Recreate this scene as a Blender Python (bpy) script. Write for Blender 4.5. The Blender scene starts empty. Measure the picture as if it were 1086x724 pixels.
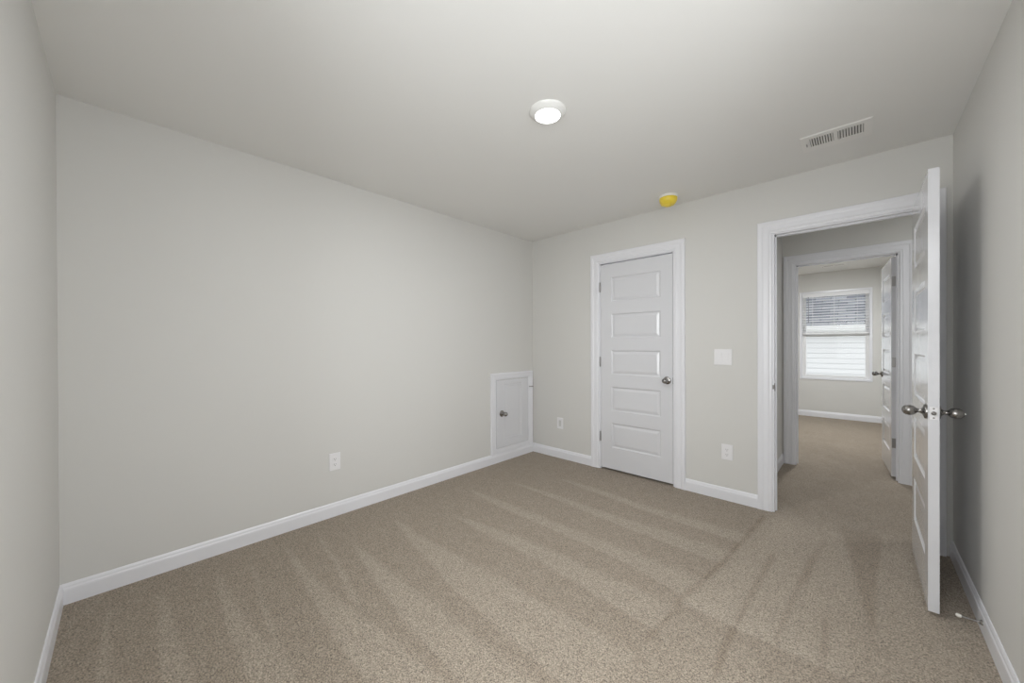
import bpy, bmesh, math, random
import numpy as np
from mathutils import Vector, Matrix

# ------------------------------------------------------------------ camera, world, lights, exposure
S = bpy.context.scene
COL = S.collection
random.seed(7)

def cam_setup():
    f, yaw, pitch, roll = 390.82, 0.75833, -0.00336, -0.00390
    loc = Vector((2.7778, -3.2941, 1.2361))
    u0, v0, W, H = 542.32, 367.18, 1086.0, 724.0
    c, s = math.cos(yaw), math.sin(yaw)
    fw, rt, up = Vector((-s, c, 0)), Vector((c, s, 0)), Vector((0, 0, 1))
    cp, sp = math.cos(pitch), math.sin(pitch)
    fw2, up2 = fw * cp + up * sp, up * cp - fw * sp
    cr, sr = math.cos(roll), math.sin(roll)
    rt3, up3 = rt * cr + up2 * sr, up2 * cr - rt * sr
    cam = bpy.data.cameras.new('camera')
    cam.sensor_fit = 'HORIZONTAL'
    cam.sensor_width = 36.0
    cam.lens = f / W * 36.0
    cam.shift_x = -(u0 - W / 2) / W
    cam.shift_y = (v0 - H / 2) / W
    cam.clip_start = 0.02
    o = bpy.data.objects.new('camera', cam)
    COL.objects.link(o)
    m = Matrix((rt3, up3, -fw2)).transposed().to_4x4()
    m.translation = loc
    o.matrix_world = m
    S.camera = o
cam_setup()

SKY = 1.45              # overcast sky
NEAR_DAY = 26.0        # daylight through the bedroom window behind the camera, W
SIDE_FILL = 18.5        # fill through a side window added to light the left wall
UPLIGHT = 2.7      # up-light added outside each bedroom window to brighten the ceiling
LAMP_W = 14.0          # ceiling light
FAR_FILL_W = 40.0       # unseen lamp added to brighten the room across the hall
HALL_FILL_W = 7.0  # unseen lamp added to brighten the hall

w = bpy.data.worlds.new('overcast_sky')
S.world = w
w.use_nodes = True
w.node_tree.nodes['Background'].inputs[0].default_value = (0.97, 0.985, 1.0, 1)
w.node_tree.nodes['Background'].inputs[1].default_value = SKY

def area(name, loc, rot, sx, sy, energy, color=(1, 1, 1), portal=False, shape='RECTANGLE'):
    l = bpy.data.lights.new(name, 'AREA')
    l.shape = shape
    l.size = sx
    if shape == 'RECTANGLE':
        l.size_y = sy
    l.energy = energy
    l.color = color
    if portal:
        l.cycles.is_portal = True
    o = bpy.data.objects.new(name, l)
    o.location = loc
    o.rotation_euler = rot
    COL.objects.link(o)
    return o

# daylight just outside the glass of the window behind the camera, facing into the room
DAY = (0.98, 0.99, 1.0)
area('daylight_lamp', (2.45, -3.68, 1.38), (math.radians(76), 0, 0), 1.00, 1.36, NEAR_DAY, DAY)
area('added_uplight', (2.45, -3.75, 1.20), (math.radians(132), 0, 0), 1.00, 0.90, UPLIGHT, DAY)  # upward-tilted lamp added to lift the ceiling
area('daylight_lamp', (3.34, -2.45, 1.38), (math.radians(76), 0, math.radians(90)), 1.00, 1.36, SIDE_FILL, DAY)  # fill lamp behind the added side window, aimed at the left wall
area('added_uplight', (3.41, -2.45, 1.20), (math.radians(132), 0, math.radians(90)), 1.00, 0.90, UPLIGHT, DAY)  # second added up-light, at the side window
# portal for the sky at the far window
area('window_portal', (2.4625, 4.99, 1.38), (-math.pi / 2, 0, 0), 0.86, 1.46, 1.0, portal=True)

vs = S.view_settings
vs.view_transform = 'Standard'
vs.look = 'None'
vs.gamma = 1.0
vs.exposure = 0.0
vs.use_curve_mapping = False
S.cycles.use_denoising = True
S.cycles.max_bounces = 16
S.cycles.diffuse_bounces = 10
S.cycles.glossy_bounces = 6
S.cycles.transparent_max_bounces = 12

# ------------------------------------------------------------------ materials
def mat(name, color, rough=0.5, metal=0.0, spec=0.5, bump=None, coat=0.0):
    m = bpy.data.materials.new(name)
    m.use_nodes = True
    nt = m.node_tree
    b = nt.nodes['Principled BSDF']
    b.inputs['Base Color'].default_value = (*color, 1)
    b.inputs['Roughness'].default_value = rough
    b.inputs['Metallic'].default_value = metal
    b.inputs['Specular IOR Level'].default_value = spec
    b.inputs['Coat Weight'].default_value = coat
    b.inputs['Coat Roughness'].default_value = 0.2
    if bump:
        scale, strength, dist = bump
        g = nt.nodes.new('ShaderNodeNewGeometry')
        n = nt.nodes.new('ShaderNodeTexNoise')
        n.inputs['Scale'].default_value = scale
        n.inputs['Detail'].default_value = 3
        bp = nt.nodes.new('ShaderNodeBump')
        bp.inputs['Strength'].default_value = strength
        bp.inputs['Distance'].default_value = dist
        nt.links.new(g.outputs['Position'], n.inputs['Vector'])
        nt.links.new(n.outputs['Fac'], bp.inputs['Height'])
        nt.links.new(bp.outputs['Normal'], b.inputs['Normal'])
    return m

M = {}
M['wall'] = mat('wall_paint', (0.655, 0.649, 0.628), 0.65, spec=0.25, bump=(160, 0.10, 0.002))
M['ceil'] = mat('ceiling_paint', (0.790, 0.787, 0.770), 0.85, spec=0.15, bump=(120, 0.12, 0.002))
M['trim'] = mat('trim_paint', (0.785, 0.79, 0.825), 0.28, spec=0.5)
M['door'] = mat('door_paint', (0.695, 0.70, 0.73), 0.17, spec=0.75, bump=(300, 0.03, 0.001), coat=0.6)
M['plate'] = mat('white_plastic', (0.81, 0.805, 0.82), 0.35)
M['insert'] = mat('insert_plastic', (0.60, 0.60, 0.59), 0.4)
M['slot'] = mat('dark_slot', (0.10, 0.10, 0.10), 0.6)
M['nickel'] = mat('satin_nickel', (0.30, 0.29, 0.28), 0.26, metal=1.0)
M['dark_metal'] = mat('dark_nickel', (0.22, 0.21, 0.20), 0.35, metal=0.9)
M['hinge'] = mat('hinge_metal', (0.34, 0.33, 0.32), 0.35, metal=0.9)
M['vent'] = mat('vent_enamel', (0.80, 0.79, 0.77), 0.4)
M['duct'] = mat('duct_shade_paint', (0.15, 0.145, 0.14), 0.8)
M['yellow'] = mat('yellow_plastic', (0.86, 0.66, 0.06), 0.3, spec=0.5)
M['fix'] = mat('fixture_white', (0.80, 0.80, 0.78), 0.4)
M['rubber'] = mat('white_rubber', (0.82, 0.80, 0.74), 0.6)
M['vinyl'] = mat('window_vinyl', (0.78, 0.78, 0.78), 0.35)
M['blind'] = mat('blind_white', (0.82, 0.82, 0.83), 0.45)
M['cord'] = mat('blind_cord', (0.25, 0.25, 0.26), 0.6)
M['gutter'] = mat('gutter_white', (0.82, 0.82, 0.82), 0.5)
M['grass'] = mat('lawn_green', (0.16, 0.20, 0.08), 0.9, bump=(40, 0.6, 0.05))

def emis(name, color, strength):
    m = bpy.data.materials.new(name)
    m.use_nodes = True
    nt = m.node_tree
    b = nt.nodes['Principled BSDF']
    b.inputs['Base Color'].default_value = (0.9, 0.9, 0.9, 1)
    b.inputs['Emission Color'].default_value = (*color, 1)
    b.inputs['Emission Strength'].default_value = strength
    return m
M['lens'] = emis('lamp_lens', (1.0, 0.99, 0.97), 4.0)

def glass_mat():
    m = bpy.data.materials.new('window_glass')
    m.use_nodes = True
    nt = m.node_tree
    nt.nodes.remove(nt.nodes['Principled BSDF'])
    out = nt.nodes['Material Output']
    t = nt.nodes.new('ShaderNodeBsdfTransparent')
    t.inputs[0].default_value = (0.96, 0.97, 0.97, 1)
    g = nt.nodes.new('ShaderNodeBsdfGlossy')
    g.inputs['Roughness'].default_value = 0.02
    fr = nt.nodes.new('ShaderNodeFresnel')
    fr.inputs['IOR'].default_value = 1.12
    mx = nt.nodes.new('ShaderNodeMixShader')
    nt.links.new(fr.outputs[0], mx.inputs[0])
    nt.links.new(t.outputs[0], mx.inputs[1])
    nt.links.new(g.outputs[0], mx.inputs[2])
    nt.links.new(mx.outputs[0], out.inputs['Surface'])
    return m
M['glass'] = glass_mat()

CARPET_DARK = (0.240, 0.193, 0.146)
CARPET_LIGHT = (0.424, 0.367, 0.299)

def carpet_mat():
    m = bpy.data.materials.new('carpet_pile')
    m.use_nodes = True
    nt = m.node_tree
    L = nt.links.new
    b = nt.nodes['Principled BSDF']
    b.inputs['Roughness'].default_value = 0.95
    b.inputs['Specular IOR Level'].default_value = 0.1
    b.inputs['Sheen Weight'].default_value = 0.15
    b.inputs['Sheen Roughness'].default_value = 0.5
    g = nt.nodes.new('ShaderNodeNewGeometry')
    # twisted tufts: two sizes of speckle
    n1 = nt.nodes.new('ShaderNodeTexNoise')
    n1.inputs['Scale'].default_value = 185
    n1.inputs['Detail'].default_value = 2.0
    n1.inputs['Roughness'].default_value = 0.65
    v = nt.nodes.new('ShaderNodeTexVoronoi')
    v.inputs['Scale'].default_value = 190
    L(g.outputs['Position'], n1.inputs['Vector'])
    L(g.outputs['Position'], v.inputs['Vector'])
    sep = nt.nodes.new('ShaderNodeSeparateColor')
    L(v.outputs['Color'], sep.inputs[0])
    r1 = nt.nodes.new('ShaderNodeMapRange')
    r1.inputs['From Min'].default_value = 0.36
    r1.inputs['From Max'].default_value = 0.64
    L(n1.outputs['Fac'], r1.inputs['Value'])
    # speckle = 0.6*noise + 0.4*tuft value
    a = nt.nodes.new('ShaderNodeMath'); a.operation = 'MULTIPLY'; a.inputs[1].default_value = 0.62
    L(r1.outputs[0], a.inputs[0])
    c = nt.nodes.new('ShaderNodeMath'); c.operation = 'MULTIPLY_ADD'; c.inputs[1].default_value = 0.38
    L(sep.outputs[0], c.inputs[0]); L(a.outputs[0], c.inputs[2])
    # pile direction left by the vacuum cleaner (attribute nap) shifts the tuft value
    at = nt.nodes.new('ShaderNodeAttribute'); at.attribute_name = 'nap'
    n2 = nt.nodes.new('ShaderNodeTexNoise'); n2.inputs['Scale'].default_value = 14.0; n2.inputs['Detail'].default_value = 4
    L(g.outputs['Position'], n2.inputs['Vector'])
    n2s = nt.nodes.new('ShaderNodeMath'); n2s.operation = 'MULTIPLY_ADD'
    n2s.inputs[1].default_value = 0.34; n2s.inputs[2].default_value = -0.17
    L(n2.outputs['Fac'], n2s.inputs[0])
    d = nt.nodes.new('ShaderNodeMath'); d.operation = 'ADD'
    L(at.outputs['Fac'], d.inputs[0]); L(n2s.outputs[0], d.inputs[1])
    mix = nt.nodes.new('ShaderNodeMix'); mix.data_type = 'RGBA'
    mix.inputs[6].default_value = (*CARPET_DARK, 1)
    mix.inputs[7].default_value = (*CARPET_LIGHT, 1)
    L(d.outputs[0], mix.inputs[0])
    e = nt.nodes.new('ShaderNodeMath'); e.operation = 'MULTIPLY_ADD'; e.inputs[1].default_value = 1.35; e.inputs[2].default_value = 0.325
    L(c.outputs[0], e.inputs[0])
    mul = nt.nodes.new('ShaderNodeMix'); mul.data_type = 'RGBA'; mul.blend_type = 'MULTIPLY'
    mul.inputs[0].default_value = 1.0
    L(mix.outputs[2], mul.inputs[6]); L(e.outputs[0], mul.inputs[7])
    L(mul.outputs[2], b.inputs['Base Color'])
    n3 = nt.nodes.new('ShaderNodeTexNoise'); n3.inputs['Scale'].default_value = 80; n3.inputs['Detail'].default_value = 2
    L(g.outputs['Position'], n3.inputs['Vector'])
    g3 = nt.nodes.new('ShaderNodeMath'); g3.operation = 'MULTIPLY_ADD'; g3.inputs[1].default_value = 0.7; g3.inputs[2].default_value = -0.35
    L(n3.outputs['Fac'], g3.inputs[0])
    g4 = nt.nodes.new('ShaderNodeMath'); g4.operation = 'ADD'
    L(e.outputs[0], g4.inputs[0]); L(g3.outputs[0], g4.inputs[1]); L(g4.outputs[0], mul.inputs[7])
    bp = nt.nodes.new('ShaderNodeBump')
    bp.inputs['Strength'].default_value = 0.5
    bp.inputs['Distance'].default_value = 0.006
    L(c.outputs[0], bp.inputs['Height'])
    L(bp.outputs['Normal'], b.inputs['Normal'])
    return m
M['carpet'] = carpet_mat()

def shingle_mat():
    m = bpy.data.materials.new('roof_shingles')
    m.use_nodes = True
    nt = m.node_tree
    b = nt.nodes['Principled BSDF']
    b.inputs['Roughness'].default_value = 0.95
    tc = nt.nodes.new('ShaderNodeTexCoord')
    br = nt.nodes.new('ShaderNodeTexBrick')
    br.inputs['Scale'].default_value = 1.0
    br.inputs['Brick Width'].default_value = 0.3
    br.inputs['Row Height'].default_value = 0.145
    br.inputs['Mortar Size'].default_value = 0.008
    br.inputs['Color1'].default_value = (0.16, 0.17, 0.20, 1)
    br.inputs['Color2'].default_value = (0.34, 0.35, 0.38, 1)
    br.inputs['Mortar'].default_value = (0.10, 0.10, 0.12, 1)
    nt.links.new(tc.outputs['UV'], br.inputs['Vector'])
    nt.links.new(br.outputs['Color'], b.inputs['Base Color'])
    return m
M['shingle'] = shingle_mat()
M['siding'] = mat('white_siding', (0.84, 0.84, 0.85), 0.55)

# ------------------------------------------------------------------ mesh helpers
class MB:
    def __init__(self):
        self.bm = bmesh.new()
    def quad(self, pts):
        return self.bm.faces.new([self.bm.verts.new(p) for p in pts])
    def box(self, lo, hi, bev=0.0, seg=2):
        x0, y0, z0 = lo; x1, y1, z1 = hi
        v = [self.bm.verts.new(p) for p in ((x0, y0, z0), (x1, y0, z0), (x1, y1, z0), (x0, y1, z0),
                                           (x0, y0, z1), (x1, y0, z1), (x1, y1, z1), (x0, y1, z1))]
        fs = [self.bm.faces.new([v[i] for i in q]) for q in
              ((0, 3, 2, 1), (4, 5, 6, 7), (0, 1, 5, 4), (1, 2, 6, 5), (2, 3, 7, 6), (3, 0, 4, 7))]
        if bev > 0:
            es = list({e for f in fs for e in f.edges})
            bmesh.ops.bevel(self.bm, geom=es, offset=bev, segments=seg, profile=0.5, affect='EDGES')
        return self
    def lathe(self, prof, axis='z', origin=(0, 0, 0), n=32, flip=1):
        """prof: list of (radius, height along axis)."""
        o = Vector(origin)
        rings = []
        def P(r, h, a):
            c, s = r * math.cos(a), r * math.sin(a)
            h *= flip
            if axis == 'z': return o + Vector((c, s, h))
            if axis == 'x': return o + Vector((h, c, s))
            return o + Vector((c, h, s))
        for r, h in prof:
            if r < 1e-6:
                rings.append([self.bm.verts.new(P(0, h, 0))])
            else:
                rings.append([self.bm.verts.new(P(r, h, 2 * math.pi * k / n)) for k in range(n)])
        for a, b in zip(rings, rings[1:]):
            for k in range(n):
                k2 = (k + 1) % n
                if len(a) == 1 and len(b) == 1: continue
                if len(a) == 1: self.bm.faces.new([a[0], b[k], b[k2]])
                elif len(b) == 1: self.bm.faces.new([a[k], b[0], a[k2]])
                else: self.bm.faces.new([a[k], b[k], b[k2], a[k2]])
        return self
    def tube(self, pts, r, n=10):
        pts = [Vector(p) for p in pts]
        rings = []
        for i, p in enumerate(pts):
            t = (pts[min(i + 1, len(pts) - 1)] - pts[max(i - 1, 0)]).normalized()
            u = t.cross(Vector((0, 0, 1)))
            if u.length < 1e-3: u = t.cross(Vector((1, 0, 0)))
            u.normalize(); v = t.cross(u)
            rings.append([self.bm.verts.new(p + (u * math.cos(2 * math.pi * k / n) + v * math.sin(2 * math.pi * k / n)) * r) for k in range(n)])
        for a, b in zip(rings, rings[1:]):
            for k in range(n):
                self.bm.faces.new([a[k], a[(k + 1) % n], b[(k + 1) % n], b[k]])
        self.bm.faces.new(rings[0]); self.bm.faces.new(rings[-1])
        return self
    def prism(self, prof, a, b, place):
        """extrude the closed 2-D profile from parameter a to b; place(u, v, t) -> point."""
        A = [self.bm.verts.new(place(u, v, a)) for u, v in prof]
        B = [self.bm.verts.new(place(u, v, b)) for u, v in prof]
        n = len(prof)
        for i in range(n):
            self.bm.faces.new([A[i], A[(i + 1) % n], B[(i + 1) % n], B[i]])
        self.bm.faces.new(A); self.bm.faces.new(B)
        return self
    def build(self, name, material, parent=None, smooth=False, angle=35):
        bmesh.ops.recalc_face_normals(self.bm, faces=self.bm.faces)
        me = bpy.data.meshes.new(name)
        self.bm.to_mesh(me)
        self.bm.free()
        for m_ in (material if isinstance(material, list) else [material]):
            me.materials.append(m_)
        if smooth:
            for p in me.polygons: p.use_smooth = True
            me.set_sharp_from_angle(angle=math.radians(angle))
        o = bpy.data.objects.new(name, me)
        COL.objects.link(o)
        if parent: o.parent = parent
        return o

def tag(o, label=None, cat=None, group=None, kind=None):
    if label: o['label'] = label
    if cat: o['category'] = cat
    if group: o['group'] = group
    if kind: o['kind'] = kind
    return o

def empty(name, loc=(0, 0, 0), rz=0.0):
    o = bpy.data.objects.new(name, None)
    o.empty_display_size = 0.1
    o.location = loc
    o.rotation_euler = (0, 0, rz)
    COL.objects.link(o)
    return o

def structure(o, label, cat):
    return tag(o, label, cat, kind='structure')

# ------------------------------------------------------------------ dimensions (metres)
H = 2.44
L = 3.506                   # room depth (y from -L to 0)
W = 3.166                   # room width (x from 0 to W)
T = 0.115                   # interior wall thickness
HY = 1.439                  # hall-side face of the wall across the hall
HX = 2.185                  # hall left wall
HR = 4.30                   # right end of the hall
FY0, FY1 = HY + T, 4.83     # far room
FX0, FX1 = 0.45, 3.166
BH = 0.098                  # baseboard height
# openings (between jamb faces)
C0, C1 = 0.886, 1.595       # closet door
D0, D1 = 2.318, 3.037       # bedroom doorway
E0, E1 = 2.301, 3.020       # far doorway
OH = 2.040                  # jamb head

# ------------------------------------------------------------------ floor with vacuumed nap
def smooth(a, b, x):
    t = np.clip((x - a) / (b - a), 0, 1)
    return t * t * (3 - 2 * t)

def nap_field(X, Y):
    N = np.full_like(X, 0.42)
    bx = np.interp(Y, [-3.5, -1.78, -1.415, -1.0, -0.1], [2.05, 2.131, 2.151, 2.214, 2.282])
    left = X < bx
    # light wedges left by each stroke: x stations, lower edge y, upper edge y
    wedges = [
        ([0.10, 0.75, 2.2], [-3.352, -3.372, -3.40], [-3.340, -3.335, -3.30]),
        ([0.14, 0.60, 1.00, 2.2], [-3.176, -3.195, -3.20, -3.22], [-3.160, -3.139, -3.12, -3.05]),
        ([0.15, 0.75, 1.15, 2.2], [-2.951, -2.986, -2.980, -2.99], [-2.936, -2.918, -2.86, -2.78]),
        ([0.17, 0.95, 1.21, 2.2], [-2.790, -2.868, -2.88, -2.95], [-2.782, -2.848, -2.86, -2.93]),
        ([0.19, 0.81, 1.31, 2.2], [-2.617, -2.662, -2.684, -2.72], [-2.604, -2.588, -2.52, -2.43]),
        ([0.09, 0.60, 0.97, 1.25], [-2.418, -2.472, -2.530, -2.56], [-2.404, -2.450, -2.505, -2.53]),
        ([0.43, 0.90, 1.30, 2.2], [-2.310, -2.385, -2.432, -2.47], [-2.296, -2.291, -2.275, -2.26]),
        ([0.29, 0.76, 1.20, 2.2], [-1.968, -2.059, -2.135, -2.22], [-1.955, -1.962, -1.935, -1.88]),
        ([0.56, 1.07, 1.47, 2.3], [-1.650, -1.663, -1.660, -1.73], [-1.635, -1.556, -1.523, -1.50]),
        ([0.26, 0.77, 1.36, 1.84, 2.3], [-1.262, -1.317, -1.322, -1.343, -1.43], [-1.248, -1.226, -1.219, -1.205, -1.20]),
        ([0.45, 1.07, 1.39, 2.3], [-0.884, -0.916, -0.952, -0.98], [-0.868, -0.838, -0.848, -0.80]),
        ([0.67, 1.08, 1.57, 2.3], [-0.514, -0.575, -0.624, -0.66], [-0.500, -0.490, -0.535, -0.50]),
    ]
    tot = np.zeros_like(X)
    for xs, lo, hi in wedges:
        l, h = np.interp(X, xs, lo), np.interp(X, xs, hi)
        wv = 0.010 + 0.012 * X
        a = smooth(-0.010, 0.010, Y - l) * smooth(-wv, wv, h - Y)
        a *= smooth(xs[0] - 0.05, xs[0] + 0.25, X)
        if xs[-1] < 1.5: a *= 1 - smooth(xs[-1] - 0.3, xs[-1], X)
        # dark rim where the nap is laid the other way, just below each stroke
        rim = np.exp(-((Y - l + 0.03) / 0.028) ** 2) * smooth(xs[0], xs[0] + 0.6, X) * 0.12
        tot = np.maximum(tot, a) - rim * (tot < 0.1)
    drift = 0.03 * smooth(0.2, 2.2, X)
    NL = 0.37 + 0.27 * tot + drift
    # right part: strokes run towards the doorway
    def line(pts, wd, amp):
        ys = [p[1] for p in pts][::-1]; xs = [p[0] for p in pts][::-1]
        c = np.interp(Y, ys, xs)
        e = smooth(min(ys) - 0.06, min(ys) + 0.08, Y) * (1 - smooth(max(ys) - 0.10, max(ys) + 0.05, Y))
        return amp * np.exp(-((X - c) / wd) ** 2) * e
    NR = np.full_like(X, 0.55)
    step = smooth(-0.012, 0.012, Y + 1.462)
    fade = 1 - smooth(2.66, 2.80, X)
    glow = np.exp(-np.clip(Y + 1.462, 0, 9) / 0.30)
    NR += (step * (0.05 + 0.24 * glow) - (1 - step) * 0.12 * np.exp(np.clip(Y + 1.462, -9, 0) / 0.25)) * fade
    # big dark wedge by the doorway
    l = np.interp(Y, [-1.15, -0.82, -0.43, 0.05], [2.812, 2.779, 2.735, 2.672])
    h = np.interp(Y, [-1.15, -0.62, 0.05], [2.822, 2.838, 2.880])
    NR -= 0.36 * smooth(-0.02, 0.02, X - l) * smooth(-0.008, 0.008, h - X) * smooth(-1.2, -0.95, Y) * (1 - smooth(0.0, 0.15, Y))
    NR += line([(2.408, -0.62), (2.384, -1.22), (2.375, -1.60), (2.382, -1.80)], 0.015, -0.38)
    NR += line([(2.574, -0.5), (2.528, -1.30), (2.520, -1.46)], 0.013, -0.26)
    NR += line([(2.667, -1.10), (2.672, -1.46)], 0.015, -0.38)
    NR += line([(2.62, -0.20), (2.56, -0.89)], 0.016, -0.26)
    NR += 0.14 * np.exp(-((X - 2.43) / 0.10) ** 2 - ((Y + 1.85) / 0.18) ** 2)
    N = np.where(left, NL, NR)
    N += line([(2.282, -0.08), (2.221, -0.857), (2.193, -1.129), (2.151, -1.415)], 0.017, -0.36)
    N += line([(2.151, -1.40), (2.131, -1.80)], 0.015, -0.24)
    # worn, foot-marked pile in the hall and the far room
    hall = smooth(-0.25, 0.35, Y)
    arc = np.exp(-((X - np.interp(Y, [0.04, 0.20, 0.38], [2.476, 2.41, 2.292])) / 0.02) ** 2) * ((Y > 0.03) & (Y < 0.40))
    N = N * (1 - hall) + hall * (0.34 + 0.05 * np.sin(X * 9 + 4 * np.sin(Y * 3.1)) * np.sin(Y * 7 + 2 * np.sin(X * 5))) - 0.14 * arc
    return np.clip(N, 0, 1)

def make_floor():
    x0, x1, y0, y1 = -0.12, HR + 0.12, -L - 0.15, FY1 + 0.15
    st = 0.014
    nx, ny = int((x1 - x0) / st), int((y1 - y0) / st)
    xs, ys = np.linspace(x0, x1, nx), np.linspace(y0, y1, ny)
    X, Y = np.meshgrid(xs, ys)
    co = np.zeros((nx * ny, 3)); co[:, 0] = X.ravel(); co[:, 1] = Y.ravel()
    idx = np.arange(nx * ny).reshape(ny, nx)
    f = np.stack([idx[:-1, :-1], idx[:-1, 1:], idx[1:, 1:], idx[1:, :-1]], -1).reshape(-1, 4)
    me = bpy.data.meshes.new('floor')
    me.vertices.add(nx * ny); me.vertices.foreach_set('co', co.ravel())
    me.loops.add(f.size); me.loops.foreach_set('vertex_index', f.ravel())
    me.polygons.add(len(f)); me.polygons.foreach_set('loop_start', np.arange(0, f.size, 4))
    me.update(); me.validate()
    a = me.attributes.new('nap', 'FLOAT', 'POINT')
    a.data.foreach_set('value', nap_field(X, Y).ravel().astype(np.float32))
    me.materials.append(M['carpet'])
    o = bpy.data.objects.new('floor', me)
    COL.objects.link(o)
    structure(o, 'beige cut pile carpet with vacuum stripes, running on into the hall', 'carpet')
make_floor()

b = MB(); b.box((-0.12, -L - 0.15, H), (HR + 0.12, FY1 + 0.15, H + 0.12))
structure(b.build('ceiling', M['ceil']), 'flat grey white ceiling with a round light and a vent', 'ceiling')

# ------------------------------------------------------------------ walls
def wall_y(name, x0, x1, y0, y1, holes, label, m='wall'):
    """wall lying along x between y0 and y1; holes: (xa, xb, za, zb)."""
    b = MB()
    x = x0
    for xa, xb, za, zb in sorted(holes):
        b.box((x, y0, 0), (xa, y1, H))
        if za > 0: b.box((xa, y0, 0), (xb, y1, za))
        b.box((xa, y0, zb), (xb, y1, H))
        x = xb
    b.box((x, y0, 0), (x1, y1, H))
    return structure(b.build(name, M[m]), label, 'wall')

JT = 0.018     # jamb board thickness
def rough(a, c): return (a - JT, c + JT, 0, OH + JT)
wall_y('wall_back', 0, HR, 0, T, [rough(C0, C1), rough(D0, D1)], 'pale grey wall holding the closed closet door and the open doorway')
wall_y('wall_hall', FX0 - 0.1, HR, HY, HY + T, [rough(E0, E1)], 'dim grey hall wall seen through the open doorway')
WX0, WX1, WZ0, WZ1 = 2.030, 2.895, 0.655, 2.105      # far window opening
wall_y('wall_far', FX0 - 0.1, FX1 + 0.1, FY1, FY1 + 0.14, [(WX0, WX1, WZ0, WZ1)], 'grey wall under and around the window of the far room')
NX0, NX1, NZ0, NZ1 = 1.920, 2.980, 0.655, 2.105      # window behind the camera
wall_y('wall_near', -0.12, W + 0.12, -L - 0.14, -L, [(NX0, NX1, NZ0, NZ1)], 'narrow strip of pale grey wall at the left edge')
def wall_x(name, x0, x1, y0, y1, label):
    b = MB(); b.box((x0, y0, 0), (x1, y1, H))
    return structure(b.build(name, M['wall']), label, 'wall')
wall_x('wall_left', -0.12, 0, -L, T, 'long bare pale grey wall with a low access door at its end')
RY0, RY1, RZ0, RZ1 = -2.980, -1.920, 0.655, 2.105     # opening for the added side window
b = MB()
for lo, hi in (((W, -L, 0), (W + 0.14, RY0, H)), ((W, RY1, 0), (W + 0.14, 0, H)), ((W, RY0, 0), (W + 0.14, RY1, RZ0)), ((W, RY0, RZ1), (W + 0.14, RY1, H))):
    b.box(lo, hi)
structure(b.build('wall_right', M['wall']), 'pale grey wall behind the open white door', 'wall')
wall_x('wall_hall_left', HX - 0.1, HX, T, HY, 'short shaded hall wall just inside the open doorway')
wall_x('wall_hall_right', HR, HR + 0.12, 0, HY + T, 'end wall of the hall, hidden by the open door')
wall_x('wall_far_left', FX0 - 0.1, FX0, FY0, FY1, 'left wall of the far room')
wall_x('wall_far_right', FX1, FX1 + 0.1, FY0, FY1, 'right wall of the far room behind its door')
b = MB(); b.box((-0.12, T, 0), (-0.02, 0.80, H)); b.box((-0.02, 0.74, 0), (HX - 0.1, 0.80, H))
structure(b.build('wall_closet', M['wall']), 'closet walls behind the closed closet door', 'wall')

# ------------------------------------------------------------------ baseboards
BASE = [(0, 0), (0.0125, 0), (0.0125, 0.066), (0.0115, 0.074), (0.0085, 0.080), (0.0075, 0.088), (0.0045, 0.095), (0.002, BH), (0, BH)]
def base_y(name, y, side, runs, label):      # along x on a wall face at y; side = +1: board on the +y side
    b = MB()
    for a, c in runs: b.prism(BASE, a, c, lambda u, v, t: (t, y + side * u, v))
    structure(b.build(name, M['trim']), label, 'baseboard')
def base_x(name, x, side, runs, label):
    b = MB()
    for a, c in runs: b.prism(BASE, a, c, lambda u, v, t: (x + side * u, t, v))
    structure(b.build(name, M['trim']), label, 'baseboard')
CW = 0.090
base_x('baseboard_left', 0, 1, [(-L, 0)], 'white baseboard along the long left wall')
base_y('baseboard_back', 0, -1, [(0.0, C0 - 0.012 - CW), (C1 + 0.012 + CW, D0 - 0.012 - CW)], 'white baseboard on the door wall, either side of the closet door')
base_x('baseboard_right', W, -1, [(-L, 0)], 'white baseboard along the right wall behind the open door')
base_y('baseboard_near', -L, 1, [(0, W)], 'white baseboard in the bottom left corner')
base_x('baseboard_hall', HX, 1, [(T, HY)], 'short white baseboard inside the hall, left of the doorway')
base_y('baseboard_hall_back', HY, -1, [(E1 + 0.012 + CW, HR)], 'white baseboard of the hall wall right of the far doorway')
base_y('baseboard_far', FY1, -1, [(FX0, FX1)], 'white baseboard under the far window')
base_x('baseboard_far_right', FX1, -1, [(FY0, FY1)], 'white baseboard behind the door of the far room')

# ------------------------------------------------------------------ casings and jambs
CAS = [(0, 0), (0, 0.0085), (0.004, 0.0105), (0.016, 0.0115), (0.020, 0.0145), (0.026, 0.0130), (0.054, 0.0140),
       (0.060, 0.0170), (0.066, 0.0185), (0.086, 0.0180), (0.090, 0.0150), (0.090, 0)]
def casing(b, a, c, top, place, width=CW, bottom=0.0, closed=False):
    """mitred casing round an opening from a to c (inner edges) and up to top; place(s, z, out)."""
    k = width / CW
    prof = [(u * k, v) for u, v in CAS]
    def ring(fn): return [b.bm.verts.new(fn(u, v)) for u, v in prof]
    st = [ring(lambda u, v: place(a - u, bottom, v)), ring(lambda u, v: place(a - u, top + u, v)),
          ring(lambda u, v: place(c + u, top + u, v)), ring(lambda u, v: place(c + u, bottom, v))]
    n = len(prof)
    for A, B in zip(st, st[1:]):
        for i in range(n):
            b.bm.faces.new([A[i], A[(i + 1) % n], B[(i + 1) % n], B[i]])
    b.bm.faces.new(st[0]); b.bm.faces.new(st[-1])

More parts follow.
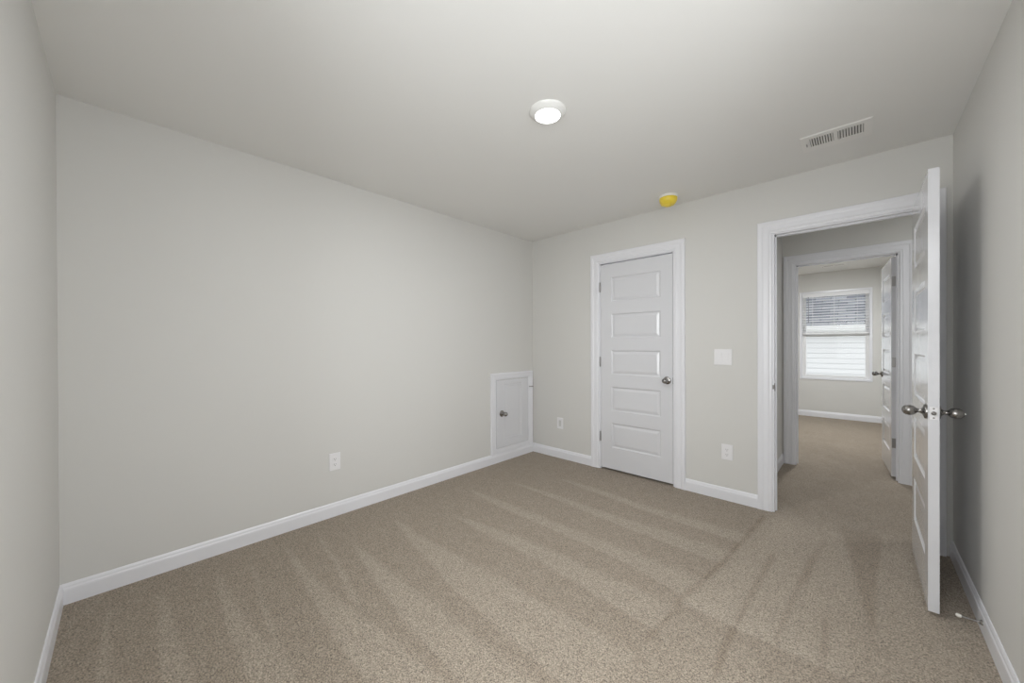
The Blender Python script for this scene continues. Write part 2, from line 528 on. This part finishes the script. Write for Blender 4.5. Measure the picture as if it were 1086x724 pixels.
def door_trim(name, a, c, y0, y1, label, stop_y, back=True):
    r = empty(name, ((a + c) / 2, (y0 + y1) / 2, 0))
    inv = Vector(r.location)
    def P(x, y, z): return (x - inv.x, y - inv.y, z)
    b = MB(); casing(b, a - 0.012, c + 0.012, OH + 0.008, lambda s, z, o: P(s, y0 - o, z))
    b.build('casing', M['trim'], r)
    if back:
        b = MB(); casing(b, a - 0.012, c + 0.012, OH + 0.008, lambda s, z, o: P(s, y1 + o, z))
        b.build('casing', M['trim'], r)
    b = MB()
    b.box(P(a - JT, y0, 0), P(a, y1, OH)); b.box(P(c, y0, 0), P(c + JT, y1, OH)); b.box(P(a - JT, y0, OH), P(c + JT, y1, OH + JT))
    s0, s1 = stop_y
    b.box(P(a, s0, 0), P(a + 0.010, s1, OH)); b.box(P(c - 0.010, s0, 0), P(c, s1, OH)); b.box(P(a, s0, OH - 0.010), P(c, s1, OH))
    b.build('jamb', M['trim'], r)
    structure(r, label, 'door frame')
    return r, inv
door_trim('trim_1', C0, C1, 0, T, 'white moulded frame round the closed closet door', (0.040, 0.052))
t2, i2 = door_trim('trim_2', D0, D1, 0, T, 'white moulded frame round the open bedroom doorway', (0.040, 0.052))
t3, i3 = door_trim('trim_3', E0, E1, HY, HY + T, 'white moulded frame of the second doorway, across the hall', (HY + 0.063, HY + 0.075))
# strike plate on the left jamb of the bedroom doorway
b = MB()
b.box((D0 - i2.x, -0.001 - i2.y, 0.89), (D0 + 0.0015 - i2.x, 0.030 - i2.y, 0.947))
b.box((D0 - 0.010 - i2.x, -0.0025 - i2.y, 0.905), (D0 + 0.0025 - i2.x, 0.002 - i2.y, 0.935), 0.001, 1)
b.build('strike_plate', M['dark_metal'], t2)

# ------------------------------------------------------------------ doors
def leaf(b, w, t, h, panels, y_front=0.0):
    """moulded leaf, x 0..w, y 0..t, z 0..h, both faces with raised panels."""
    bm = b.bm
    xs = sorted({0, w, *[p[0] for p in panels], *[p[1] for p in panels]})
    zs = sorted({0, h, *[p[2] for p in panels], *[p[3] for p in panels]})
    for y, sgn in ((0.0, 1), (t, -1)):
        V = {}
        def vert(x, z, d=0.0):
            k = (round(x, 5), round(z, 5), round(d, 5))
            if k not in V: V[k] = bm.verts.new((x, y + sgn * d, z))
            return V[k]
        for i in range(len(xs) - 1):
            for j in range(len(zs) - 1):
                x0, x1, z0, z1 = xs[i], xs[i + 1], zs[j], zs[j + 1]
                if any(abs(p[0] - x0) < 1e-6 and abs(p[1] - x1) < 1e-6 and abs(p[2] - z0) < 1e-6 and abs(p[3] - z1) < 1e-6 for p in panels):
                    prof = [(0, 0), (0.003, 0.004), (0.010, 0.0085), (0.016, 0.0085), (0.034, 0.0035), (0.037, 0.0030)]
                    loops = [[vert(x0 + u, z0 + u, d), vert(x1 - u, z0 + u, d), vert(x1 - u, z1 - u, d), vert(x0 + u, z1 - u, d)] for u, d in prof]
                    for A, B in zip(loops, loops[1:]):
                        for k in range(4):
                            bm.faces.new([A[k], A[(k + 1) % 4], B[(k + 1) % 4], B[k]])
                    bm.faces.new(loops[-1])
                else:
                    bm.faces.new([vert(x0, z0), vert(x1, z0), vert(x1, z1), vert(x0, z1)])
    for p in (((0, 0, 0), (0, t, 0), (0, t, h), (0, 0, h)), ((w, 0, 0), (w, t, 0), (w, t, h), (w, 0, h)),
              ((0, 0, 0), (w, 0, 0), (w, t, 0), (0, t, 0)), ((0, 0, h), (w, 0, h), (w, t, h), (0, t, h))):
        b.quad(p)
    bmesh.ops.remove_doubles(bm, verts=bm.verts, dist=1e-5)

LW, LT, LH = 0.709, 0.035, 2.010
PZ = [(0.210, 0.450), (0.570, 0.805), (0.926, 1.161), (1.283, 1.518), (1.640, 1.875)]
PANELS = [(0.117, LW - 0.112, a, c) for a, c in PZ]

def knob(parent, origin, axis, flip, s=1.0, pin=False):
    """egg-shaped knob on a round rose; origin on the door face, pointing along axis*flip."""
    b = MB()
    b.lathe([(0, 0), (0.0335 * s, 0), (0.0335 * s, 0.004), (0.031 * s, 0.0075), (0.022 * s, 0.010), (0.015 * s, 0.0115),
             (0.0125 * s, 0.016), (0.0095 * s, 0.020), (0.0088 * s, 0.026), (0.0115 * s, 0.031),
             (0.0165 * s, 0.0350), (0.0210 * s, 0.0405), (0.0236 * s, 0.0490), (0.0240 * s, 0.0570), (0.0222 * s, 0.0655),
             (0.0180 * s, 0.0725), (0.0110 * s, 0.0775), (0.0050 * s, 0.0792), (0, 0.0796)], axis, origin, 36, flip)
    k = b.build('knob', M['nickel'], parent, True, 60)
    if pin:
        b = MB(); o = Vector(origin)
        b.lathe([(0, 0.078), (0.0035, 0.078), (0.0030, 0.0828), (0, 0.0832)], axis, origin, 14, flip)
        b.build('lock_button', M['fix'], k, True)
    return k

def hinge(parent, x, y, z, sx, leaf_dir=None, h=0.089, flatx=None):
    """barrel at (x, y) with its pin; optional visible leaf plate on the door edge."""
    b = MB()
    b.lathe([(0, -h / 2 - 0.005), (0.004, -h / 2 - 0.004), (0.0062, -h / 2), (0.0062, h / 2), (0.0045, h / 2 + 0.004), (0, h / 2 + 0.006)], 'z', (x, y, z), 14)
    if leaf_dir:
        lo, hi = leaf_dir
        b.box((x + lo[0], y + lo[1], z - h / 2), (x + hi[0], y + hi[1], z + h / 2))
    return b.build('hinge', M['hinge'], parent, True)

# closed closet door: hinged on the left, opens into the room
d1 = empty('door_1', (0.8885, 0.001, 0.020))
b = MB(); leaf(b, LW - 0.006, LT, LH - 0.004, PANELS); b.build('door_leaf', M['door'], d1)
knob(d1, (0.655, 0.0, 0.900), 'y', -1)
for z in (0.306, 1.047, 1.789): hinge(d1, -0.001, -0.007, z, 1)
b = MB(); b.box((0.7015, -0.0004, 0.872), (0.7035, 0.028, 0.928)); b.build('latch_plate', M['dark_metal'], d1)
structure(d1, 'closed white five panel closet door with a dark knob and three hinges', 'door')

# open bedroom door: hinged on the right jamb, standing square into the room
d2 = empty('door_2', (3.036, -0.062, 0.018))
d2.rotation_euler = (0, 0, math.radians(-90.0))         # local x runs towards the camera (-y), local y runs to +x
# after rotation: local (x, y) -> world (y, -x)
b = MB(); leaf(b, LW, LT, LH, PANELS)
o = b.build('door_leaf', M['door'], d2)
for v in o.data.vertices: v.co.y -= LT
knob(d2, (LW - 0.060, -LT, 0.902), 'y', -1)
knob(d2, (LW - 0.060, 0.0, 0.902), 'y', 1, pin=True)
b = MB(); b.box((LW - 0.0006, -LT / 2 - 0.0125, 0.8735), (LW + 0.0008, -LT / 2 + 0.0125, 0.9305), 0.0004, 1)
lp = b.build('latch_plate', M['plate'], d2); tag(lp, 'pale latch plate')
b = MB(); b.lathe([(0.0085, 0), (0.0085, 0.0008), (0.0078, 0.007), (0.004, 0.010), (0, 0.010)], 'x', (LW + 0.0008, -LT / 2, 0.902), 20, 1)
b.build('latch_bolt', M['dark_metal'], lp, True)
for dz in (-0.021, 0.021):
    b = MB(); b.lathe([(0.0035, 0), (0.003, 0.0009), (0, 0.0010)], 'x', (LW + 0.0008, -LT / 2, 0.902 + dz), 14, 1)
    b.build('screw', M['dark_metal'], lp, True)
for z in (0.306, 1.047, 1.789): hinge(d2, -0.006, 0.007, z, 1)
structure(d2, 'white five panel door swung wide open at the right wall', 'door')

# door of the far room: hinged on the right jamb, opens into that room
ANG = math.radians(90 + 3.4)
d3 = empty('door_3', (E1 - 0.001, FY0 + 0.006, 0.018), ANG)
b = MB(); leaf(b, LW, LT, LH, PANELS)
o = b.build('door_leaf', M['door'], d3)
for v in o.data.vertices: v.co.x += 0.008
knob(d3, (LW - 0.052, LT, 0.902), 'y', 1)
knob(d3, (LW - 0.052, 0.0, 0.902), 'y', -1)
for z in (0.306, 1.047, 1.789):
    hinge(d3, 0.0, 0.0, z, 1, ((0.005, 0.002), (0.0078, 0.032)))
structure(d3, 'white five panel door standing open in the room across the hall', 'door')

# ------------------------------------------------------------------ low access door in the left wall
acc = empty('access_door', (0, -0.345, BH))
def A(y, z, o): return (o, y + 0.345, z - BH)
b = MB()
casing(b, -0.608, -0.090, 0.870, lambda s, z, o: A(s, z, o), 0.070, BH)
b.box(A(-0.608, BH, 0.0), A(-0.090, 0.146, 0.012), 0.002, 1)
b.build('frame', M['trim'], acc)
b = MB()
leaf(b, 0.508, 0.011, 0.716, [(0.115, 0.395, 0.074, 0.668)])
o = b.build('door_panel', M['door'], acc)
# local x of the leaf runs along +y, its front face towards +x
for v in o.data.vertices:
    x, y, z = v.co
    v.co = Vector(A(-0.604 + x, 0.150 + z, 0.0115 - y))
knob(o, A(-0.526, 0.510, 0.0115), 'x', 1)
for z in (0.245, 0.757):
    b = MB()
    yy = -0.090
    b.lathe([(0, -0.034), (0.005, -0.032), (0.005, 0.032), (0.003, 0.036), (0, 0.037)], 'z', A(yy, z, 0.0165), 12)
    h_ = b.build('hinge', M['trim'], o, True)
b = MB()
b.tube([A(-0.090, 0.762, 0.018), A(-0.075, 0.763, 0.026), A(-0.060, 0.763, 0.050)], 0.0055)
b.lathe([(0, 0), (0.006, 0.0), (0.006, 0.008), (0, 0.009)], 'x', A(-0.060, 0.763, 0.048), 12)
b.build('stop_pin', M['hinge'], o, True)
tag(acc, 'low white access door with dark knob at the foot of the left wall corner', 'access door')

# ------------------------------------------------------------------ windows
def make_window(name, cx, y, z0, w, h, rz, label):
    r = empty(name, (cx, y, z0), rz)      # local +y points outdoors, local x across
    hw = w / 2
    b = MB()                              # white return and slim trim on the wall
    for x0, x1, a, c in ((-hw - 0.022, -hw + 0.004, -0.022, h + 0.022), (hw - 0.004, hw + 0.022, -0.022, h + 0.022),
                         (-hw + 0.004, hw - 0.004, -0.022, 0.004), (-hw + 0.004, hw - 0.004, h - 0.004, h + 0.022)):
        b.box((x0, -0.009, a), (x1, 0.0, c), 0.002, 1)
    for x0, x1, a, c in ((-hw, -hw + 0.010, 0, h), (hw - 0.010, hw, 0, h), (-hw + 0.010, hw - 0.010, 0, 0.010), (-hw + 0.010, hw - 0.010, h - 0.010, h)):
        b.box((x0, 0.0, a), (x1, 0.14, c))
    b.build('window_trim', M['trim'], r)
    b = MB()
    fw = 0.030
    for x0, x1, a, c in ((-hw + 0.010, -hw + fw, 0.010, h - 0.010), (hw - fw, hw - 0.010, 0.010, h - 0.010),
                         (-hw + fw, hw - fw, 0.010, fw), (-hw + fw, hw - fw, h - fw, h - 0.010)):
        b.box((x0, 0.060, a), (x1, 0.130, c), 0.003, 1)
    b.build('window_frame', M['vinyl'], r)
    mid = h * 0.50
    for nm, a, c, yy in (('lower_sash', fw, mid + 0.018, 0.068), ('upper_sash', mid - 0.018, h - fw, 0.098)):
        b = MB(); sw = 0.028
        x0, x1 = -hw + fw, hw - fw
        for p, q in (((x0, a), (x0 + sw, c)), ((x1 - sw, a), (x1, c)), ((x0 + sw, a), (x1 - sw, a + sw)), ((x0 + sw, c - sw), (x1 - sw, c))):
            b.box((p[0], yy, p[1]), (q[0], yy + 0.028, q[1]), 0.003, 1)
        s = b.build(nm, M['vinyl'], r)
        b = MB(); b.box((x0 + sw, yy + 0.012, a + sw), (x1 - sw, yy + 0.016, c - sw))
        b.build('pane', M['glass'], s)
    structure(r, label, 'window')
    return r
make_window('window_1', (WX0 + WX1) / 2, FY1, WZ0, WX1 - WX0, WZ1 - WZ0, 0, 'white framed sash window of the far room, half covered by a blind')
make_window('window_2', (NX0 + NX1) / 2, -L, NZ0, NX1 - NX0, NZ1 - NZ0, math.pi, 'white framed sash window of the bedroom, behind the viewer')
make_window('added_window', W, (RY0 + RY1) / 2, RZ0, RY1 - RY0, RZ1 - RZ0, -math.pi / 2, 'unseen white framed sash window added beside the viewer to light the left wall')  # added window, an entry for the side fill

# half raised venetian blind in the far window
bl = empty('window_blind', ((WX0 + WX1) / 2, FY1 + 0.028, 1.405))
hw = (WX1 - WX0) / 2 - 0.013
top = WZ1 - 0.012 - 1.405
b = MB(); b.box((-hw, -0.026, top - 0.062), (hw, -0.014, top), 0.002, 1); b.box((-hw, -0.014, top - 0.045), (hw, 0.022, top))
b.build('headrail', M['blind'], bl)
b = MB()
n = 14
z_lo, z_hi = 0.040, top - 0.075
for k in range(n):
    z = z_lo + (z_hi - z_lo) * k / (n - 1)
    tilt = math.radians(15)
    prof = [(-0.024, -0.0012), (-0.012, 0.0006), (0, 0.0012), (0.012, 0.0006), (0.024, -0.0012), (0.024, 0.0012), (0.012, 0.0030), (0, 0.0036), (-0.012, 0.0030), (-0.024, 0.0012)]
    b.prism([(u * math.cos(tilt) - v * math.sin(tilt), u * math.sin(tilt) + v * math.cos(tilt)) for u, v in prof], -hw, hw,
            lambda u, v, t, z=z: (t, u, z + v))
b.build('slat_panel', M['blind'], bl)
b = MB(); b.box((-hw, -0.025, -0.004), (hw, 0.025, 0.020), 0.003, 1); b.build('bottom_rail', M['blind'], bl)
b = MB()
for x in (-hw + 0.14, 0.0, hw - 0.14):
    for y in (-0.0265, 0.0265):
        b.tube([(x, y, 0.01), (x, y, top - 0.05)], 0.0013, 6)
b.build('ladder_cord', M['blind'], bl)
b = MB(); b.tube([(-hw + 0.085, -0.034, top - 0.05), (-hw + 0.085, -0.034, 0.19)], 0.004, 8); b.build('tilt_wand', M['cord'], bl)
tag(bl, 'white horizontal slat blind half raised in the far window', 'blind')

# ------------------------------------------------------------------ ceiling light
LX, LY = 1.608, -1.780
lt = empty('ceiling_light', (LX, LY, H))
b = MB(); b.lathe([(0.0, 0), (0.094, 0), (0.094, -0.004), (0.090, -0.009), (0.0700, -0.025), (0.0655, -0.0255), (0.0645, -0.0235)], 'z', n=64)
b.build('trim_ring', M['fix'], lt, True, 40)
b = MB(); b.lathe([(0.0645, -0.0235), (0.050, -0.0255), (0.03, -0.0265), (0, -0.027)], 'z', n=64)
b.build('lens', M['lens'], lt, True)
la = area('lamp_light', (LX, LY, H - 0.030), (0, 0, 0), 0.126, 0.126, LAMP_W, (0.97, 0.985, 1.0), shape='DISK')
tag(lt, 'round white disc light glowing on the bedroom ceiling', 'ceiling light')

# unseen lamps added to brighten the hall and the far room
def added_light(x, y, watt, label):
    r = empty('ceiling_light', (x, y, H))
    b = MB(); b.lathe([(0.0, 0), (0.094, 0), (0.094, -0.004), (0.090, -0.009), (0.0700, -0.025), (0.0655, -0.0255), (0.0645, -0.0235)], 'z', n=48)
    b.build('trim_ring', M['fix'], r, True, 40)
    b = MB(); b.lathe([(0.0645, -0.0235), (0.050, -0.0255), (0.03, -0.0265), (0, -0.027)], 'z', n=48)
    b.build('lens', M['lens'], r, True)
    area('lamp_light', (x, y, H - 0.030), (0, 0, 0), 0.126, 0.126, watt, (0.96, 0.985, 1.0), shape='DISK')
    tag(r, label, 'ceiling light')
added_light(2.45, 3.1, FAR_FILL_W, 'unseen round disc light added to brighten the far room')
added_light(3.75, 0.77, HALL_FILL_W, 'unseen round disc light added to brighten the hall')

# ------------------------------------------------------------------ smoke detector under its yellow dust cap
sd = empty('smoke_detector', (1.645, -0.238, H))
b = MB(); b.lathe([(0, 0), (0.072, 0), (0.073, -0.004), (0.072, -0.015), (0.067, -0.018), (0, -0.018)], 'z', n=48)
b.build('base', M['fix'], sd, True, 40)
b = MB()
b.lathe([(0.0665, -0.013), (0.0680, -0.018), (0.0680, -0.030), (0.0650, -0.042), (0.0600, -0.053), (0.0530, -0.063), (0.0450, -0.070), (0.0350, -0.074), (0.0250, -0.075), (0.0235, -0.081), (0.0, -0.082)], 'z', n=48)
for k in range(6):     # grip ribs of the cap
    a = k * math.pi / 3
    c, s = math.cos(a), math.sin(a)
    b.tube([(0.068 * c, 0.068 * s, -0.020), (0.0650 * c, 0.0650 * s, -0.042), (0.0545 * c, 0.0545 * s, -0.061), (0.042 * c, 0.042 * s, -0.0710)], 0.0032, 8)
b.build('dust_cap', M['yellow'], sd, True, 40)
tag(sd, 'round smoke detector under a yellow plastic cap near the door wall', 'smoke detector')

# ------------------------------------------------------------------ ceiling vents
def vent(x0, x1, y0, y1, label, slots=9):
    cx, cy = (x0 + x1) / 2, (y0 + y1) / 2
    r = empty('ceiling_vent', (cx, cy, H))
    X0, X1, Y0, Y1 = x0 - cx, x1 - cx, y0 - cy, y1 - cy
    ix0, ix1, iy0, iy1 = X0 + 0.036, X1 - 0.032, Y0 + 0.038, Y1 - 0.058
    b = MB()
    zt, zb = 0.0, -0.005
    for p, q in (((X0, Y0), (X1, iy0)), ((X0, iy1), (X1, Y1)), ((X0, iy0), (ix0, iy1)), ((ix1, iy0), (X1, iy1)), ((-0.009, iy0), (0.009, iy1))):
        b.box((p[0], p[1], zb), (q[0], q[1], zt))
    # chamfered rim
    b.box((X0 - 0.004, Y0 - 0.004, -0.003), (X1 + 0.004, Y0, 0)); b.box((X0 - 0.004, Y1, -0.003), (X1 + 0.004, Y1 + 0.004, 0))
    b.box((X0 - 0.004, Y0, -0.003), (X0, Y1, 0)); b.box((X1, Y0, -0.003), (X1 + 0.004, Y1, 0))
    b.build('face_plate', M['vent'], r)
    b = MB(); b.box((ix0, iy0, -0.0012), (ix1, iy1, 0.0)); b.build('duct_shade', M['duct'], r)  # dark sheet under the solid ceiling, painted as the shade of the duct opening
    b = MB()
    for a, c, sg in ((ix0, -0.009, -1), (0.009, ix1, 1)):
        st = (c - a) / slots
        for k in range(slots):
            x = a + st * (k + 0.5)
            t = 0.0042 * sg
            b.prism([(-0.0016, 0), (0.0016, 0), (0.0016, 1), (-0.0016, 1)], iy0, iy1,
                    lambda u, v, tt, x=x, t=t: (x + u + t * (0.5 - v), tt, -0.0013 - 0.0036 * v))
    b.build('louver_bank', M['vent'], r)
    b = MB(); b.box((X0 + 0.018, -0.012, -0.012), (X0 + 0.022, 0.016, -0.004)); b.build('damper_lever', M['hinge'], r)
    tag(r, label, 'vent')
    return r
vent(2.524, 2.824, -0.552, -0.338, 'white two bank register on the bedroom ceiling before the open door')
vent(2.330, 2.630, 4.130, 4.300, 'white register on the far room ceiling, a small grille above the far window')

# ------------------------------------------------------------------ outlets, switch, wall plate
def place_on(r, wall):      # local: x right along the wall, -y out of the wall, z up
    return r
def outlet(loc, rz, label):
    r = empty('power_outlet', loc, rz)
    b = MB(); b.box((-0.0395, -0.0055, -0.062), (0.0395, 0.0, 0.062), 0.003, 2); b.build('cover_plate', M['plate'], r)
    for s in (1, -1):
        b = MB()
        pr = []
        for k in range(24):
            a = 2 * math.pi * k / 24
            pr.append((max(-0.0165, min(0.0165, 0.0185 * math.cos(a))), max(-0.0135, min(0.0135, 0.0165 * math.sin(a))) + s * 0.0195))
        b.prism(pr, -0.0075, -0.004, lambda u, v, t: (u, t, v))
        f = b.build('receptacle', M['plate'], r)
        b = MB()
        for x, hh in ((-0.0062, 0.0085), (0.0062, 0.0070)):
            b.box((x - 0.0012, -0.0080, s * 0.0195 + 0.002 - hh / 2), (x + 0.0012, -0.0070, s * 0.0195 + 0.002 + hh / 2))
        b.lathe([(0, -0.0080), (0.0026, -0.0080), (0.0026, -0.0070)], 'y', (0, 0, s * 0.0195 - 0.0085), 12)
        b.build('slot', M['slot'], f)
    b = MB(); b.lathe([(0.0028, -0.0055), (0.0024, -0.0066), (0, -0.0068)], 'y', (0, 0, 0), 12); b.build('screw', M['plate'], r, True)
    tag(r, label, 'outlet')
    return r
outlet((0.0, -2.236, 0.395), math.pi / 2, 'white duplex outlet low on the long left wall')
outlet((2.010, 0.0, 0.382), 0, 'white duplex outlet low beside the open doorway')

wp = empty('wall_plate', (0.391, 0.0, 0.380))
b = MB(); b.box((-0.0395, -0.0055, -0.060), (0.0395, 0.0, 0.060), 0.003, 2); b.build('cover_plate', M['plate'], wp)
b = MB(); b.box((-0.0165, -0.0075, -0.0335), (0.0165, -0.005, 0.0335), 0.001, 1); f = b.build('insert', M['insert'], wp); tag(f, 'slightly greyer centre insert')
for s in (1, -1):
    b = MB(); b.lathe([(0.0026, -0.0055), (0.0022, -0.0066), (0, -0.0068)], 'y', (0, 0, s * 0.0485), 12); b.build('screw', M['plate'], wp, True)
tag(wp, 'white wall plate low between access door and closet door', 'wall plate')

sw = empty('light_switch', (1.982, 0.0, 1.135))
b = MB(); b.box((-0.0635, -0.0060, -0.0635), (0.0635, 0.0, 0.0635), 0.003, 2); b.build('cover_plate', M['plate'], sw)
for x in (-0.023, 0.023):
    b = MB()
    for p in ([(-0.0335, -0.0055), (-0.0335, -0.0065), (0.0, -0.0085), (0.0335, -0.0115), (0.0335, -0.0055)],):
        b.prism([(v, z) for z, v in p], x - 0.0165, x + 0.0165, lambda u, v, t: (t, u, v))
    b.build('rocker', M['plate'], sw)
for x in (-0.023, 0.023):
    for s in (1, -1):
        b = MB(); b.lathe([(0.0026, -0.0060), (0.0022, -0.0070), (0, -0.0072)], 'y', (x, 0, s * 0.0485), 12); b.build('screw', M['plate'], sw, True)
tag(sw, 'white double rocker switch between the closet door and doorway', 'light switch')

# ------------------------------------------------------------------ door stop on the right baseboard
ds = empty('door_stop', (W - 0.0125, -0.790, 0.050))
b = MB(); b.lathe([(0, 0), (0.011, 0), (0.011, 0.003), (0.006, 0.007), (0.0035, 0.009), (0.0035, 0.062), (0, 0.062)], 'x', n=18, flip=-1)
b.build('rod', M['hinge'], ds, True)
b = MB(); b.lathe([(0, 0.058), (0.0065, 0.058), (0.0075, 0.062), (0.0072, 0.070), (0.004, 0.0735), (0, 0.0742)], 'x', n=18, flip=-1)
b.build('rubber_tip', M['rubber'], ds, True)
tag(ds, 'thin door stop with white tip on the right baseboard behind the open door', 'door stop')

# ------------------------------------------------------------------ neighbouring house outside the far window
NY = 8.0
nb = empty('neighbour_house', (2.5, NY, -3.0))
b = MB()
course, nrow = 0.118, 41
prof_top = -3.0
for k in range(nrow):      # lapped boards
    z0 = 0.0 + k * course
    b.prism([(0.0, z0), (0.0, z0 + 0.016), (-0.030, z0 + 0.016), (-0.022, z0 + course), (0.012, z0 + course), (0.012, z0)], -7.5, 7.5, lambda u, v, t: (t, u, v))
b.build('siding_wall', M['siding'], nb)
EZ = 1.66 + 3.0
b = MB(); b.box((-7.8, -0.34, EZ - 0.13), (7.8, -0.22, EZ), 0.01, 1); b.box((-7.8, -0.22, EZ - 0.16), (7.8, 0.0, EZ - 0.14))
b.build('gutter', M['gutter'], nb)
b = MB()
ang = math.radians(34); ln = 5.2
q = b.quad(((-7.9, -0.30, EZ), (7.9, -0.30, EZ), (7.9, -0.30 + ln * math.cos(ang), EZ + ln * math.sin(ang)), (-7.9, -0.30 + ln * math.cos(ang), EZ + ln * math.sin(ang))))
q2 = b.quad(((-7.9, -0.30, EZ - 0.03), (7.9, -0.30, EZ - 0.03), (7.9, -0.30 + ln * math.cos(ang), EZ + ln * math.sin(ang) - 0.03), (-7.9, -0.30 + ln * math.cos(ang), EZ + ln * math.sin(ang) - 0.03)))
uv = b.bm.loops.layers.uv.new('UVMap')
for fc in (q, q2):
    for lp_, t in zip(fc.loops, ((0, 0), (15.8, 0), (15.8, ln), (0, ln))): lp_[uv].uv = t
b.build('roof', M['shingle'], nb)
tag(nb, 'neighbouring house with white lap siding and grey shingle roof outside the far window', 'house')
b = MB(); b.box((-14, 5.2, -3.2), (18, 16, -3.0)); structure(b.build('ground', M['grass']), 'lawn between the houses below the far window', 'ground')
